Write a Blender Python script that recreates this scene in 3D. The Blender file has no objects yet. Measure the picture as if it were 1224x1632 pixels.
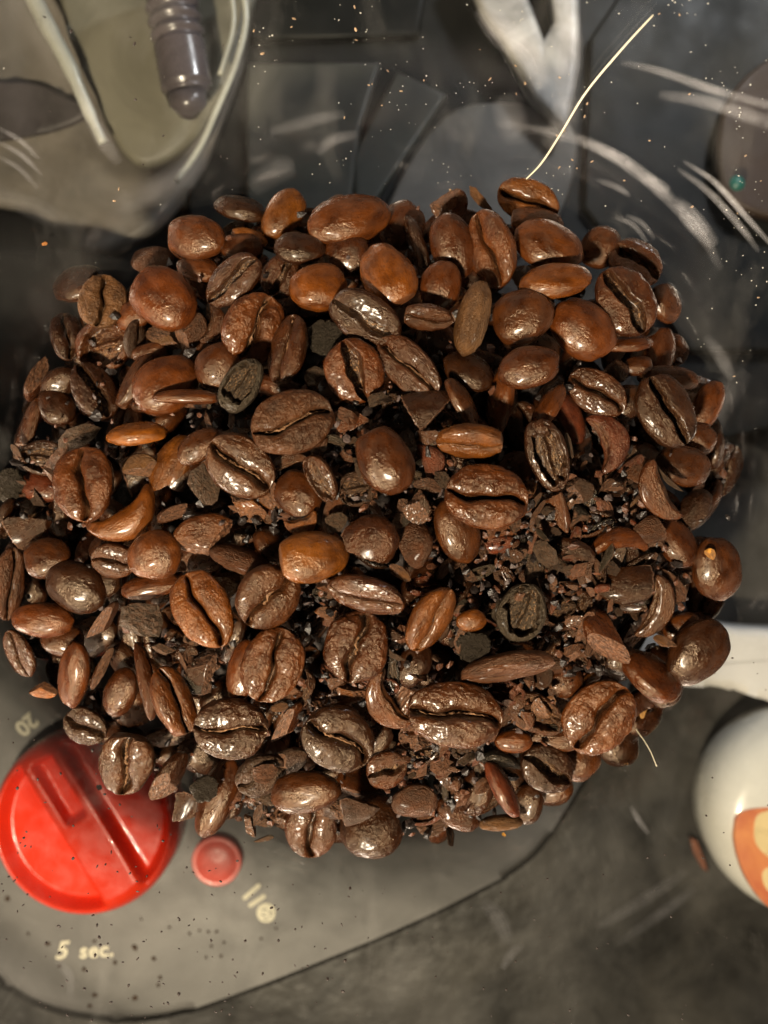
import bpy, bmesh, math, random
import numpy as np
from mathutils import Vector, Matrix, Euler, noise
from mathutils.bvhtree import BVHTree

sc = bpy.context.scene
sc.unit_settings.scale_length = 0.01          # one unit is one centimetre
R = math.radians
random.seed(7); rng = np.random.default_rng(7)
col = sc.collection

# ------------------------------------------------------------------ camera, world, lamps
D = 16.0                                       # lens to the middle of the pile, cm
cam_d = bpy.data.cameras.new('camera'); cam = bpy.data.objects.new('camera', cam_d); col.objects.link(cam)
cam.location = (0, 0, D)
cam_d.sensor_fit = 'VERTICAL'; cam_d.sensor_height = 24; cam_d.lens = 24 / 2 / (8.16 / D)
cam_d.clip_start = 0.1; cam_d.clip_end = 500
cam_d.dof.use_dof = True; cam_d.dof.focus_distance = 15.3
cam_d.dof.aperture_fstop = cam_d.lens * 0.001 / 0.24      # a 2 mm wide opening
sc.camera = cam

w = bpy.data.worlds.new('World'); sc.world = w; w.use_nodes = True
w.node_tree.nodes['Background'].inputs[0].default_value = (0.95, 0.93, 0.9, 1)
w.node_tree.nodes['Background'].inputs[1].default_value = 0.014
sc.view_settings.view_transform = 'Standard'; sc.view_settings.look = 'None'
sc.view_settings.exposure = -0.12; sc.view_settings.gamma = 1

def area(name, loc, target, size, power, colr, shape='DISK', sy=None):
    l = bpy.data.lights.new(name, 'AREA'); l.shape = shape; l.size = size
    if sy: l.size_y = sy
    l.energy = power; l.color = colr
    o = bpy.data.objects.new(name, l); col.objects.link(o); o.location = loc
    o.rotation_euler = (Vector(target) - Vector(loc)).to_track_quat('-Z', 'Y').to_euler()
    return o
area('kitchen_lamp', (-6.0, -12.4, 23.0), (0, -0.3, 0), 2.5, 24000, (1.0, 0.85, 0.64))
area('window_light', (12, 20, 7), (1.5, 1.5, 0), 3.0, 3800, (0.92, 0.95, 1.0))

def lin(r, g, b):
    f = lambda c: ((c / 255 + 0.055) / 1.055) ** 2.4 if c > 10 else c / 255 / 12.92
    return (f(r), f(g), f(b), 1)

def P(px, py, z=0.0):                          # a point of the place seen at that spot, at height z
    k = (D - z) / D
    return Vector(((px - 612) / 100 * k, (816 - py) / 100 * k, z))

# ------------------------------------------------------------------ materials
class NT:
    def __init__(s, name):
        s.m = bpy.data.materials.new(name); s.m.use_nodes = True
        s.t = s.m.node_tree; s.n = s.t.nodes; s.b = s.n['Principled BSDF']; s.out = s.n['Material Output']
    def new(s, k, **kw):
        x = s.n.new(k)
        for a, v in kw.items(): setattr(x, a, v)
        return x
    def set(s, x, **kw):
        for a, v in kw.items():
            s.inp(x, a).default_value = v
    def inp(s, x, a):
        return x.inputs[a.replace('_', ' ')] if isinstance(a, str) else x.inputs[a]
    def lk(s, a, b): s.t.links.new(a, b)
    def noise(s, vec, scale, detail=3, rough=0.5, dist=0):
        x = s.new('ShaderNodeTexNoise'); s.lk(vec, x.inputs['Vector'])
        x.inputs['Scale'].default_value = scale; x.inputs['Detail'].default_value = detail
        x.inputs['Roughness'].default_value = rough; x.inputs['Distortion'].default_value = dist
        return x.outputs['Fac']
    def ramp(s, fac, *stops, interp='LINEAR'):
        x = s.new('ShaderNodeValToRGB'); s.lk(fac, x.inputs[0]); e = x.color_ramp.elements
        x.color_ramp.interpolation = interp
        while len(e) < len(stops): e.new(0.5)
        for q, (p, c) in zip(e, stops):
            q.position = p; q.color = c if isinstance(c, tuple) else (c, c, c, 1)
        return x.outputs[0]
    def mix(s, fac, a, b, mode='MIX'):
        x = s.new('ShaderNodeMix', data_type='RGBA', blend_type=mode)
        for i, v in ((0, fac), (6, a), (7, b)):
            if isinstance(v, (int, float, tuple)): x.inputs[i].default_value = v
            else: s.lk(v, x.inputs[i])
        return x.outputs[2]
    def math(s, op, a, b=0.5):
        x = s.new('ShaderNodeMath', operation=op)
        for i, v in ((0, a), (1, b)):
            if isinstance(v, (int, float)): x.inputs[i].default_value = v
            else: s.lk(v, x.inputs[i])
        return x.outputs[0]

def object_coords(t):
    tc = t.new('ShaderNodeTexCoord'); oi = t.new('ShaderNodeObjectInfo')
    sc_ = t.new('ShaderNodeVectorMath', operation='SCALE'); cb = t.new('ShaderNodeCombineXYZ')
    t.lk(oi.outputs['Random'], cb.inputs[0]); t.lk(oi.outputs['Random'], cb.inputs[1])
    t.lk(cb.outputs[0], sc_.inputs[0]); sc_.inputs['Scale'].default_value = 37
    ad = t.new('ShaderNodeVectorMath', operation='ADD'); t.lk(tc.outputs['Object'], ad.inputs[0]); t.lk(sc_.outputs[0], ad.inputs[1])
    return ad.outputs[0], oi

def bean_material(name, rough, bump, coat):
    t = NT(name); v, oi = object_coords(t)
    base = oi.outputs['Color']
    n1 = t.noise(v, 3.2, 4, 0.6)
    c = t.mix(t.ramp(n1, (0.34, 0.0), (0.68, 1.0)), t.mix(1.0, base, (0.48, 0.42, 0.38, 1), 'MULTIPLY'), t.mix(1.0, base, (1.3, 1.25, 1.05, 1), 'MULTIPLY'))
    n2 = t.noise(v, 26, 3, 0.65)
    c = t.mix(t.ramp(n2, (0.58, 0.0), (0.70, 0.55)), c, (0.012, 0.007, 0.005, 1))       # scorched flecks
    at = t.new('ShaderNodeAttribute', attribute_name='crease')                           # scorched groove and papery skin in it
    n3 = t.noise(v, 16, 3, 0.6, 1.0)
    groove = t.mix(t.ramp(n3, (0.54, 0.0), (0.66, 1.0)), (0.016, 0.008, 0.005, 1), (0.30, 0.16, 0.07, 1))
    c = t.mix(t.math('MULTIPLY', at.outputs['Fac'], 0.75), c, groove)
    cu = t.new('ShaderNodeAttribute', attribute_name='cut')                              # broken faces
    n4 = t.noise(v, 9, 4, 0.7)
    cutc = t.mix(t.ramp(n4, (0.4, 0.0), (0.62, 1.0)), (0.03, 0.015, 0.01, 1), (0.16, 0.07, 0.035, 1))
    c = t.mix(t.math('MULTIPLY', cu.outputs['Fac'], 0.6), c, cutc)
    t.lk(c, t.b.inputs['Base Color'])
    r = t.ramp(t.noise(v, 5, 3), (0.3, max(rough - 0.13, 0.12)), (0.75, rough + 0.17))
    r = t.math('ADD', r, t.math('MULTIPLY', cu.outputs['Fac'], 0.2))
    t.lk(r, t.b.inputs['Roughness'])
    t.b.inputs['Specular IOR Level'].default_value = 0.44; t.b.inputs['Specular Tint'].default_value = (1.0, 0.78, 0.55, 1)
    t.b.inputs['Coat Weight'].default_value = coat; t.b.inputs['Coat Roughness'].default_value = 0.2
    vo = t.new('ShaderNodeTexVoronoi', feature='SMOOTH_F1'); t.lk(v, vo.inputs['Vector']); vo.inputs['Scale'].default_value = 21
    wv = t.new('ShaderNodeMapping'); t.lk(v, wv.inputs[0]); wv.inputs['Scale'].default_value = (2.6, 0.9, 0.7)
    h = t.math('ADD', t.math('MULTIPLY', t.noise(v, 15, 6, 0.6, 0.8), 1.0), t.math('MULTIPLY', vo.outputs['Distance'], 0.30))
    h = t.math('ADD', h, t.math('MULTIPLY', t.noise(wv.outputs[0], 11, 3, 0.55, 1.2), 0.55))
    h = t.math('ADD', h, t.math('MULTIPLY', t.noise(v, 70, 2), 0.15))
    bp = t.new('ShaderNodeBump'); bp.inputs['Strength'].default_value = bump; bp.inputs['Distance'].default_value = 0.05
    t.lk(h, bp.inputs['Height']); t.lk(bp.outputs[0], t.b.inputs['Normal'])
    return t.m

M = {}
M['oily'] = bean_material('oily_roasted_skin', 0.29, 0.55, 0.28)
M['smooth'] = bean_material('satin_roasted_skin', 0.30, 0.34, 0.30)
M['matte'] = bean_material('dry_roasted_skin', 0.42, 0.7, 0.05)
M['char'] = bean_material('charred_flake', 0.42, 0.8, 0.0)

def simple(name, c, rough=0.5, mottle=0.0, mscale=2.0, bump=0.0, bscale=20, c2=None, coat=0.0, sheen_spec=0.5):
    t = NT(name); tc = t.new('ShaderNodeTexCoord'); v = tc.outputs['Object']
    if mottle or c2:
        c2 = c2 or tuple(x * (1 - mottle) for x in c[:3]) + (1,)
        k = t.mix(t.ramp(t.noise(v, mscale, 6, 0.62, 0.8), (0.33, 0.0), (0.67, 1.0)), c2, c)
        t.lk(k, t.b.inputs['Base Color'])
    else: t.b.inputs['Base Color'].default_value = c
    t.lk(t.ramp(t.noise(v, mscale * 3, 3), (0.3, max(0.05, rough - 0.08)), (0.7, rough + 0.1)), t.b.inputs['Roughness'])
    t.b.inputs['Specular IOR Level'].default_value = sheen_spec
    t.b.inputs['Coat Weight'].default_value = coat
    if bump:
        bp = t.new('ShaderNodeBump'); bp.inputs['Strength'].default_value = bump; bp.inputs['Distance'].default_value = 0.05
        t.lk(t.noise(v, bscale, 4), bp.inputs['Height']); t.lk(bp.outputs[0], t.b.inputs['Normal'])
    return t.m

M['base'] = simple('grey_base_plastic', (0.17, 0.163, 0.158, 1), 0.42, 0.4, 0.5, 0.12, 30)
M['housing'] = simple('black_housing_plastic', (0.006, 0.0055, 0.005, 1), 0.6, 0.3, 0.6, 0.1, 20, sheen_spec=0.15)
M['counter'] = simple('mottled_stone_counter', (0.068, 0.064, 0.058, 1), 0.34, 0.75, 0.4, 0.5, 3)
M['knob'] = simple('red_knob_plastic', (0.90, 0.045, 0.014, 1), 0.24, 0.12, 1.0, 0.05, 15, coat=0.3)
M['lamp_red'] = simple('pink_red_indicator_plastic', (0.95, 0.16, 0.12, 1), 0.35, 0.2, 3, 0.05)
M['print'] = simple('cream_print', (0.78, 0.74, 0.58, 1), 0.6, 0.1, 8)
M['gap'] = simple('dark_joint', (0.02, 0.018, 0.018, 1), 0.7)
M['black_rubber'] = simple('black_rubber', (0.016, 0.015, 0.014, 1), 0.85, sheen_spec=0.1)
M['panel_green'] = simple('grey_green_panel', (0.055, 0.056, 0.045, 1), 0.5, 0.3, 0.35)
M['panel_dark'] = simple('charcoal_panel', (0.013, 0.0135, 0.012, 1), 0.5, 0.35, 0.4, sheen_spec=0.25)
M['panel_pale'] = simple('pale_grey_panel', (0.17, 0.155, 0.135, 1), 0.5, 0.6, 0.5)
M['brown'] = simple('dark_wood_brown', (0.045, 0.025, 0.015, 1), 0.6, 0.4, 0.5)
M['foil'] = simple('crumpled_pale_wrap', (0.6, 0.58, 0.55, 1), 0.35, 0.7, 0.7, 0.5, 2.0)
M['enamel'] = simple('pale_enamel', (0.75, 0.73, 0.70, 1), 0.3, 0.15, 0.4)
M['ceramic'] = simple('white_glazed_ceramic', (0.72, 0.71, 0.66, 1), 0.22, 0.12, 0.7, 0.06, 5, coat=0.3)
M['orange'] = simple('orange_patch', (0.78, 0.30, 0.10, 1), 0.5, c2=(0.55, 0.14, 0.06, 1), mscale=0.9)
M['cream'] = simple('cream_patch', (0.85, 0.66, 0.34, 1), 0.55, 0.25, 2)
M['olive'] = simple('olive_grey_board', (0.21, 0.195, 0.145, 1), 0.5, 0.5, 0.4)
M['mauve'] = simple('mauve_grey_plastic', (0.12, 0.10, 0.105, 1), 0.28, 0.4, 0.9, coat=0.2)
M['clear_edge'] = simple('cloudy_clear_plastic_edge', (0.50, 0.50, 0.43, 1), 0.3, 0.35, 0.8, 0.2, 4)
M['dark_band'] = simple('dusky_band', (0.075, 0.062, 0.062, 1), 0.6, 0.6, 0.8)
M['warm_grey'] = simple('warm_grey_panel', (0.21, 0.185, 0.155, 1), 0.55, 0.7, 0.3)
M['hair'] = simple('pale_hair', (0.60, 0.55, 0.40, 1), 0.35)
M['chaff'] = simple('dry_chaff', (0.38, 0.25, 0.14, 1), 0.7, 0.6, 9)
M['dust_dark'] = simple('coffee_dust', (0.018, 0.010, 0.007, 1), 0.7)
M['dust_pale'] = simple('pale_dust', (0.36, 0.35, 0.31, 1), 0.6)
M['heap'] = simple('fine_coffee_grounds', (0.014, 0.007, 0.004, 1), 0.75, 0.5, 8, 0.8, 12)
M['skin'] = simple('papery_silverskin', (0.26, 0.13, 0.055, 1), 0.6, 0.6, 9, 0.6, 25)

def clear_plastic(name, tint, haze, rough=0.16):
    t = NT(name); tc = t.new('ShaderNodeTexCoord'); v = tc.outputs['Object']; t.n.remove(t.b)
    tr = t.new('ShaderNodeBsdfTransparent'); tr.inputs[0].default_value = tint
    gl = t.new('ShaderNodeBsdfGlossy'); gl.distribution = 'BECKMANN'; gl.inputs['Roughness'].default_value = rough; gl.inputs['Color'].default_value = (0.9, 0.9, 0.95, 1)
    df = t.new('ShaderNodeBsdfDiffuse'); df.inputs[0].default_value = (0.62, 0.60, 0.57, 1)
    fr = t.new('ShaderNodeFresnel'); fr.inputs[0].default_value = 1.45
    bp = t.new('ShaderNodeBump'); bp.inputs['Strength'].default_value = 0.10; bp.inputs['Distance'].default_value = 0.12
    t.lk(t.noise(v, 0.7, 2, 0.5), bp.inputs['Height']); t.lk(bp.outputs[0], gl.inputs['Normal']); t.lk(bp.outputs[0], fr.inputs['Normal'])
    m1 = t.new('ShaderNodeMixShader'); t.lk(fr.outputs[0], m1.inputs[0]); t.lk(tr.outputs[0], m1.inputs[1]); t.lk(gl.outputs[0], m1.inputs[2])
    # rubbed, scuffed film of coffee oil: streaks that belong to the plastic
    mp = t.new('ShaderNodeMapping'); t.lk(v, mp.inputs[0]); mp.inputs['Rotation'].default_value = (0, 0, R(38)); mp.inputs['Scale'].default_value = (1.2, 0.6, 0.6)
    s1 = t.ramp(t.noise(mp.outputs[0], 0.8, 5, 0.6, 0.6), (0.55, 0.0), (0.85, haze * 2.2))
    s2 = t.ramp(t.noise(v, 0.45, 4, 0.55), (0.45, 0.0), (0.75, haze * 0.6))
    h = t.math('ADD', s1, s2)
    m2 = t.new('ShaderNodeMixShader'); t.lk(h, m2.inputs[0]); t.lk(m1.outputs[0], m2.inputs[1]); t.lk(df.outputs[0], m2.inputs[2])
    t.lk(m2.outputs[0], t.out.inputs[0]); return t.m
M['clear'] = clear_plastic('smoky_clear_plastic', (0.92, 0.92, 0.905, 1), 0.020)
M['frost'] = clear_plastic('frosted_clear_ridge', (0.92, 0.92, 0.92, 1), 0.13, 0.5)

# ------------------------------------------------------------------ object helpers
def put(name, me, mat=None, parent=None, smooth=True, loc=None):
    if mat is not None and not me.materials: me.materials.append(mat)
    o = bpy.data.objects.new(name, me); col.objects.link(o)
    if parent: o.parent = parent
    if loc is not None: o.location = loc
    return o
def mesh_from(name, v, f, smooth=True):
    me = bpy.data.meshes.new(name); me.from_pydata([tuple(float(c) for c in x) for x in v], [], [tuple(int(i) for i in q) for q in f]); me.update()
    if smooth: me.polygons.foreach_set('use_smooth', [True] * len(me.polygons))
    return me
def tag(o, label=None, cat=None, group=None, kind=None):
    if label: o['label'] = label
    if cat: o['category'] = cat
    if group: o['group'] = group
    if kind: o['kind'] = kind
    return o
def empty(name, loc=(0, 0, 0)):
    o = bpy.data.objects.new(name, None); col.objects.link(o); o.location = loc; o.empty_display_size = 0.3; return o

def smooth_loop(pts, n=6):
    out = []; N = len(pts)
    for i in range(N):
        p0, p1, p2, p3 = (Vector(pts[(i + k) % N]) for k in (-1, 0, 1, 2))
        for j in range(n):
            t = j / n
            out.append(0.5 * ((2 * p1) + (-p0 + p2) * t + (2 * p0 - 5 * p1 + 4 * p2 - p3) * t * t + (-p0 + 3 * p1 - 3 * p2 + p3) * t ** 3))
    return out
def slab(name, pix, z, thick, mat, parent=None, bevel=0.15, loop=False, smooth_n=6):
    pts = [P(x, y, z) for x, y in pix]
    if loop: pts = smooth_loop(pts, smooth_n)
    if sum(a.x * b.y - b.x * a.y for a, b in zip(pts, pts[1:] + pts[:1])) < 0: pts = pts[::-1]
    bm = bmesh.new(); vs = [bm.verts.new(p) for p in pts]; f = bm.faces.new(vs)
    r = bmesh.ops.extrude_face_region(bm, geom=[f])
    for q in r['geom']:
        if isinstance(q, bmesh.types.BMVert): q.co.z -= thick
    top = [e for e in bm.edges if all(abs(q.co.z - z) < 1e-5 for q in e.verts)]
    if bevel: bmesh.ops.bevel(bm, geom=top, offset=bevel, segments=4, affect='EDGES', profile=0.6)
    bmesh.ops.recalc_face_normals(bm, faces=bm.faces[:])
    me = bpy.data.meshes.new(name); bm.to_mesh(me); bm.free()
    for p in me.polygons: p.use_smooth = len(p.vertices) == 4 and abs(p.normal.z) < 0.99
    return put(name, me, mat, parent)
def tube(name, pts, rad, mat, parent=None, seg=10, taper=None):
    pts = [Vector(p) for p in pts]; v = []; f = []
    for i, p in enumerate(pts):
        d = (pts[min(i + 1, len(pts) - 1)] - pts[max(i - 1, 0)]).normalized()
        a = d.cross(Vector((0, 0, 1))); a = a.normalized() if a.length > 1e-4 else Vector((1, 0, 0)); b = d.cross(a)
        r = rad[i] if isinstance(rad, (list, tuple)) else rad
        for k in range(seg): v.append(p + (a * math.cos(2 * math.pi * k / seg) + b * math.sin(2 * math.pi * k / seg)) * r)
    for i in range(len(pts) - 1):
        for k in range(seg):
            a = i * seg + k; b = i * seg + (k + 1) % seg; f.append((a, b, b + seg, a + seg))
    f.append(tuple(range(seg))[::-1]); f.append(tuple((len(pts) - 1) * seg + k for k in range(seg)))
    return put(name, mesh_from(name, v, f), mat, parent)
def spline(pts, n=8):
    pts = [Vector(p) for p in pts]; q = [pts[0] * 2 - pts[1]] + pts + [pts[-1] * 2 - pts[-2]]; out = []
    for i in range(1, len(q) - 2):
        p0, p1, p2, p3 = q[i - 1:i + 3]
        for j in range(n):
            t = j / n
            out.append(0.5 * ((2 * p1) + (-p0 + p2) * t + (2 * p0 - 5 * p1 + 4 * p2 - p3) * t * t + (-p0 + 3 * p1 - 3 * p2 + p3) * t ** 3))
    out.append(pts[-1]); return out

# ------------------------------------------------------------------ setting: counter and things behind the hopper
ZB = -6.0; ZC = -8.4
me = mesh_from('counter', [(-60, -60, ZC), (60, -60, ZC), (60, 60, ZC), (-60, 60, ZC)], [(0, 1, 2, 3)], False)
tag(put('counter', me, M['counter']), kind='structure')

# ------------------------------------------------------------------ grinder: base, housing, hopper, knob, lamp, marks
grinder = tag(empty('coffee_grinder', (0, 0, ZC)), 'grey coffee grinder with smoky clear bean hopper and red dial', 'coffee grinder')
def under(o): o.parent = grinder; o.matrix_parent_inverse = Matrix.Translation((0, 0, -ZC)); return o
seam = [(-60, 1500), (0, 1562), (70, 1604), (170, 1624), (270, 1618), (400, 1575), (520, 1528), (640, 1478), (750, 1425), (840, 1372), (895, 1300), (950, 1205), (1000, 1120),
        (1010, 950), (960, 760), (820, 600), (600, 520), (250, 520), (-100, 560), (-300, 800), (-300, 1250), (-170, 1420)]
under(slab('base', seam, ZB, 2.2, M['base'], bevel=0.22, loop=True))
cx_ = sum(p[0] for p in seam) / len(seam); cy_ = sum(p[1] for p in seam) / len(seam)
under(slab('rubber_gasket', [(cx_ + (x - cx_) * 1.014, cy_ + (y - cy_) * 1.018) for x, y in seam], ZB - 0.9, 1.4, M['black_rubber'], bevel=0.15, loop=True))  # black slab added as the dark shadow line around the base edge
under(slab('housing', [(-320, 430), (130, 400), (420, 470), (760, 470), (930, 560), (1000, 700), (960, 900), (600, 1000), (200, 1000), (-10, 975), (-320, 940)], -4.6, 1.3, M['housing'], bevel=0.4, loop=True))

# knob
def sstep(a, b, x): t = np.clip((x - a) / (b - a), 0, 1); return t * t * (3 - 2 * t)
KZ = -4.9; kc = P(131, 1316, KZ); kk = (D - KZ) / D / 100; KR = 148 * kk
def knob_mesh():
    nr, na = 70, 200; v = []; f = []
    ax = np.array((0.52, -0.853)); nx = np.array((-ax[1], ax[0]))       # along the grip and across it
    for i in range(nr + 1):
        r = (i / nr) ** 0.9 * KR
        for j in range(na):
            a = 2 * math.pi * j / na; x = r * math.cos(a); y = r * math.sin(a)
            u = x * ax[0] + y * ax[1]; s = x * nx[0] + y * nx[1]
            inner = float(sstep(KR * 0.955, KR * 0.83, r)); side = float(sstep(KR * 0.215, KR * 0.27, abs(s)))
            h = -0.40 * inner * side
            h += 0.10 * float(sstep(KR * 0.30, KR * 0.20, abs(s))) * inner
            g = float(sstep(KR * 0.135, KR * 0.085, abs(s))) * float(sstep(-KR * 0.05, -KR * 0.15, u)) * float(sstep(-KR * 0.86, -KR * 0.78, u))
            h -= 0.32 * g
            h -= 0.22 * float(np.clip((r - KR * 0.90) / (KR * 0.10), 0, 1)) ** 2
            v.append((x, y, h))
    for i in range(nr):
        for j in range(na):
            a = i * na + j; b = i * na + (j + 1) % na; f.append((a, b, b + na, a + na))
    last = nr * na
    for k, (rr, z) in enumerate(((1.012, -0.3), (1.02, -0.95))):
        for j in range(na):
            a = 2 * math.pi * j / na; v.append((KR * rr * math.cos(a), KR * rr * math.sin(a), z))
        for j in range(na):
            a = last + k * na + j; b = last + k * na + (j + 1) % na; f.append((a, b, b + na, a + na))
    f = [q[::-1] for q in f]
    me = mesh_from('control_knob', v, f); return me
kn = put('control_knob', knob_mesh(), M['knob'], loc=kc); under(kn)
# indicator lamp: low domed button in a shallow ring
def lathe(name, prof, mat, loc, seg=64, parent=None):
    v = []; f = []
    for r, z in prof:
        for j in range(seg): v.append((r * math.cos(2 * math.pi * j / seg), r * math.sin(2 * math.pi * j / seg), z))
    for i in range(len(prof) - 1):
        for j in range(seg):
            a = i * seg + j; b = i * seg + (j + 1) % seg; f.append((a, a + seg, b + seg, b))
    return put(name, mesh_from(name, v, f), mat, parent, loc=loc)
IZ = -5.75; ic = P(345, 1373, IZ); ir = 40 * (D - IZ) / D / 100
under(lathe('indicator_light', [(0.001, 0.07), (ir * .5, 0.055), (ir * .78, 0.02), (ir * .86, -0.02), (ir * .93, 0.03), (ir * .985, 0.0), (ir, -0.25)], M['lamp_red'], ic))
def text(body, px, py, hpx, rot, shear=0.0, space=1.0):
    c = bpy.data.curves.new('dial_marking', 'FONT'); c.body = body; k = (D - ZB) / D / 100
    c.size = hpx * k / 0.69; c.align_x = 'CENTER'; c.align_y = 'CENTER'; c.extrude = 0.006; c.offset = 0.012; c.shear = shear; c.space_character = space
    o = bpy.data.objects.new('dial_marking', c); col.objects.link(o); c.materials.append(M['print'])
    me = bpy.data.meshes.new_from_object(o.evaluated_get(bpy.context.evaluated_depsgraph_get())); bpy.data.objects.remove(o); bpy.data.curves.remove(c)
    me.materials.clear(); me.materials.append(M['print']); o = bpy.data.objects.new('dial_marking', me); col.objects.link(o)
    o.location = P(px, py, ZB + 0.008); o.rotation_euler = (0, 0, R(rot)); return under(o)
text('5', 96, 1516, 27, 4, 0.35); text('sec.', 153, 1515, 23, 4, 0.15, 1.08); text('20', 42, 1154, 24, 222)
def mark(pix, nm='dial_marking'):
    return under(slab(nm, pix, ZB + 0.012, 0.02, M['print'], bevel=0))
def stroke(x0, y0, x1, y1, wd):
    d = Vector((x1 - x0, y1 - y0)).normalized(); n = Vector((-d.y, d.x)) * wd / 2; q = []
    for k in range(9):
        a = math.pi * k / 8; q.append((x1 + (d.x * math.sin(a)) * wd / 2 + n.x * math.cos(a), y1 + d.y * math.sin(a) * wd / 2 + n.y * math.cos(a)))
    for k in range(9):
        a = math.pi * k / 8; q.append((x0 - (d.x * math.sin(a)) * wd / 2 - n.x * math.cos(a), y0 - d.y * math.sin(a) * wd / 2 - n.y * math.cos(a)))
    return mark(q)
stroke(390, 1431, 412, 1412, 7); stroke(399, 1443, 420, 1429, 7)
mark([(424 + 15 * math.cos(a), 1455 + 15.5 * math.sin(a)) for a in np.linspace(0, 2 * math.pi, 33)[:-1]])
for x0, y0, x1, y1 in ((417, 1450, 424, 1450), (416, 1458, 424, 1459), (428, 1453, 435, 1455), (429, 1459, 434, 1460), (420, 1466, 428, 1465)):
    o = under(slab('dial_marking', [(x0, y0 - 1), (x1, y1 - 1), (x1, y1 + 1), (x0, y0 + 1)], ZB + 0.02, 0.01, M['base'], bevel=0))

# hopper: a lofted bowl with real wall thickness
def ring_at(z):                               # centre and radii of the bowl at height z: steep far wall, shallow near wall
    prof = [(-3.2, -3.2), (-3.0, -2.6), (-2.2, -1.75), (-1.2, -0.6), (-0.5, 0.0), (4.2, 4.7)]
    if z < -0.5:
        e = float(np.interp(z, [p[0] for p in prof], [p[1] for p in prof])); t = b = x = e
    else: e = z + 0.5; t = e / 1.25; b = e / 0.62; x = e / 0.85
    yt = 5.35 + t; yb = -5.55 - b; return 0.0, (yt + yb) / 2, 5.95 + x, (yt - yb) / 2
def hopper_mesh():
    levels = []; zz = np.concatenate([np.linspace(-3.2, -2.2, 6), np.linspace(-2.0, 4.2, 34)])
    v = []; f = []; seg = 128
    def ring(z, off, zo):
        cx, cy, rx, ry = ring_at(z); i = len(v)
        for k in range(seg):
            a = 2 * math.pi * k / seg; v.append((cx + (rx + off) * math.cos(a), cy + (ry + off) * math.sin(a), z + zo))
        return i
    rows = [ring(z, 0.0, 0.0) for z in zz] + [ring(4.2, 0.12, 0.1)] + [ring(z, 0.24, -0.14) for z in zz[::-1]]
    for a, b in zip(rows, rows[1:]):
        for k in range(seg): k2 = (k + 1) % seg; f.append((a + k, a + k2, b + k2, b + k))
    f.append(tuple(rows[0] + k for k in range(seg))[::-1]); f.append(tuple(rows[-1] + k for k in range(seg)))
    return mesh_from('hopper', v, f)
hm = hopper_mesh(); hopper = put('hopper', hm, M['clear']); under(hopper)
hb = BVHTree.FromPolygons([v.co for v in hm.vertices], [tuple(p.vertices) for p in hm.polygons])
def onwall(px, py, lift=0.01):
    d = (P(px, py, 0) - Vector((0, 0, D))).normalized(); h = hb.ray_cast(Vector((0, 0, D)), d)
    if h[0] is None: return P(px, py, 1), Vector((0, 0, 1))
    n = h[1] if h[1].z > 0 else -h[1]
    return h[0] + n * lift, n
def glare_material():  # reflection arcs and glare on the hopper wall, painted as pale diffuse strips
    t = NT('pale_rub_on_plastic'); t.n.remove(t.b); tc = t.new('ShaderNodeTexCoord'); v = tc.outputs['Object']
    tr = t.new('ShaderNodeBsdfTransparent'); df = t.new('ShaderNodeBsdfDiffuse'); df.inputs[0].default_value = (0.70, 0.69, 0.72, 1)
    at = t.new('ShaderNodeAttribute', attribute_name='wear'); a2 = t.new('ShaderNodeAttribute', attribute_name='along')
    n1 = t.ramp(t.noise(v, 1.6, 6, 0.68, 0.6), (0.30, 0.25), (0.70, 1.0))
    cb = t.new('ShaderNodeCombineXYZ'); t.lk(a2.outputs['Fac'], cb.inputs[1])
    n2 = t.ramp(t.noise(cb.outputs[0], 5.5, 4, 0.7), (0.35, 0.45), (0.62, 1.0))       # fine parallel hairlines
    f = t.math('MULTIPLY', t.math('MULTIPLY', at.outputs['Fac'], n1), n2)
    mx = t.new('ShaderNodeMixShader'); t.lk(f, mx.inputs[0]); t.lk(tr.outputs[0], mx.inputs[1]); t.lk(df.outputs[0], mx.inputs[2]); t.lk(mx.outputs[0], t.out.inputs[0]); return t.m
M['rub'] = glare_material()
def glare_strip(pix, wpx, strength):
    p = spline([(x, y, 0) for x, y in pix], 8); n = len(p); K = 9; v = []; f = []; glare = []; along = []
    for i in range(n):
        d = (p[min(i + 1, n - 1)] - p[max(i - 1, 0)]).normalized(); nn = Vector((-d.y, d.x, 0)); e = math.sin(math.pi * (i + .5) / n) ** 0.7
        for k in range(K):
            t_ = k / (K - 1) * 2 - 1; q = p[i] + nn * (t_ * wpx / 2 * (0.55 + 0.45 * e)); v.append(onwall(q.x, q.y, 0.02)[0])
            glare.append(strength * 0.55 * e * (1 - t_ * t_) ** 1.3); along.append(t_ * 1.3 + pix[0][0])
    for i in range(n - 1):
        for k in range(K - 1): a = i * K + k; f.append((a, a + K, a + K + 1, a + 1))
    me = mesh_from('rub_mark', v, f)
    for nm, ar in (('wear', glare), ('along', along)):
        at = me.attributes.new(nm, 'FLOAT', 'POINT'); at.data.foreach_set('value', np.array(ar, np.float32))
    put('rub_mark', me, M['rub']).parent = hopper
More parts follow.
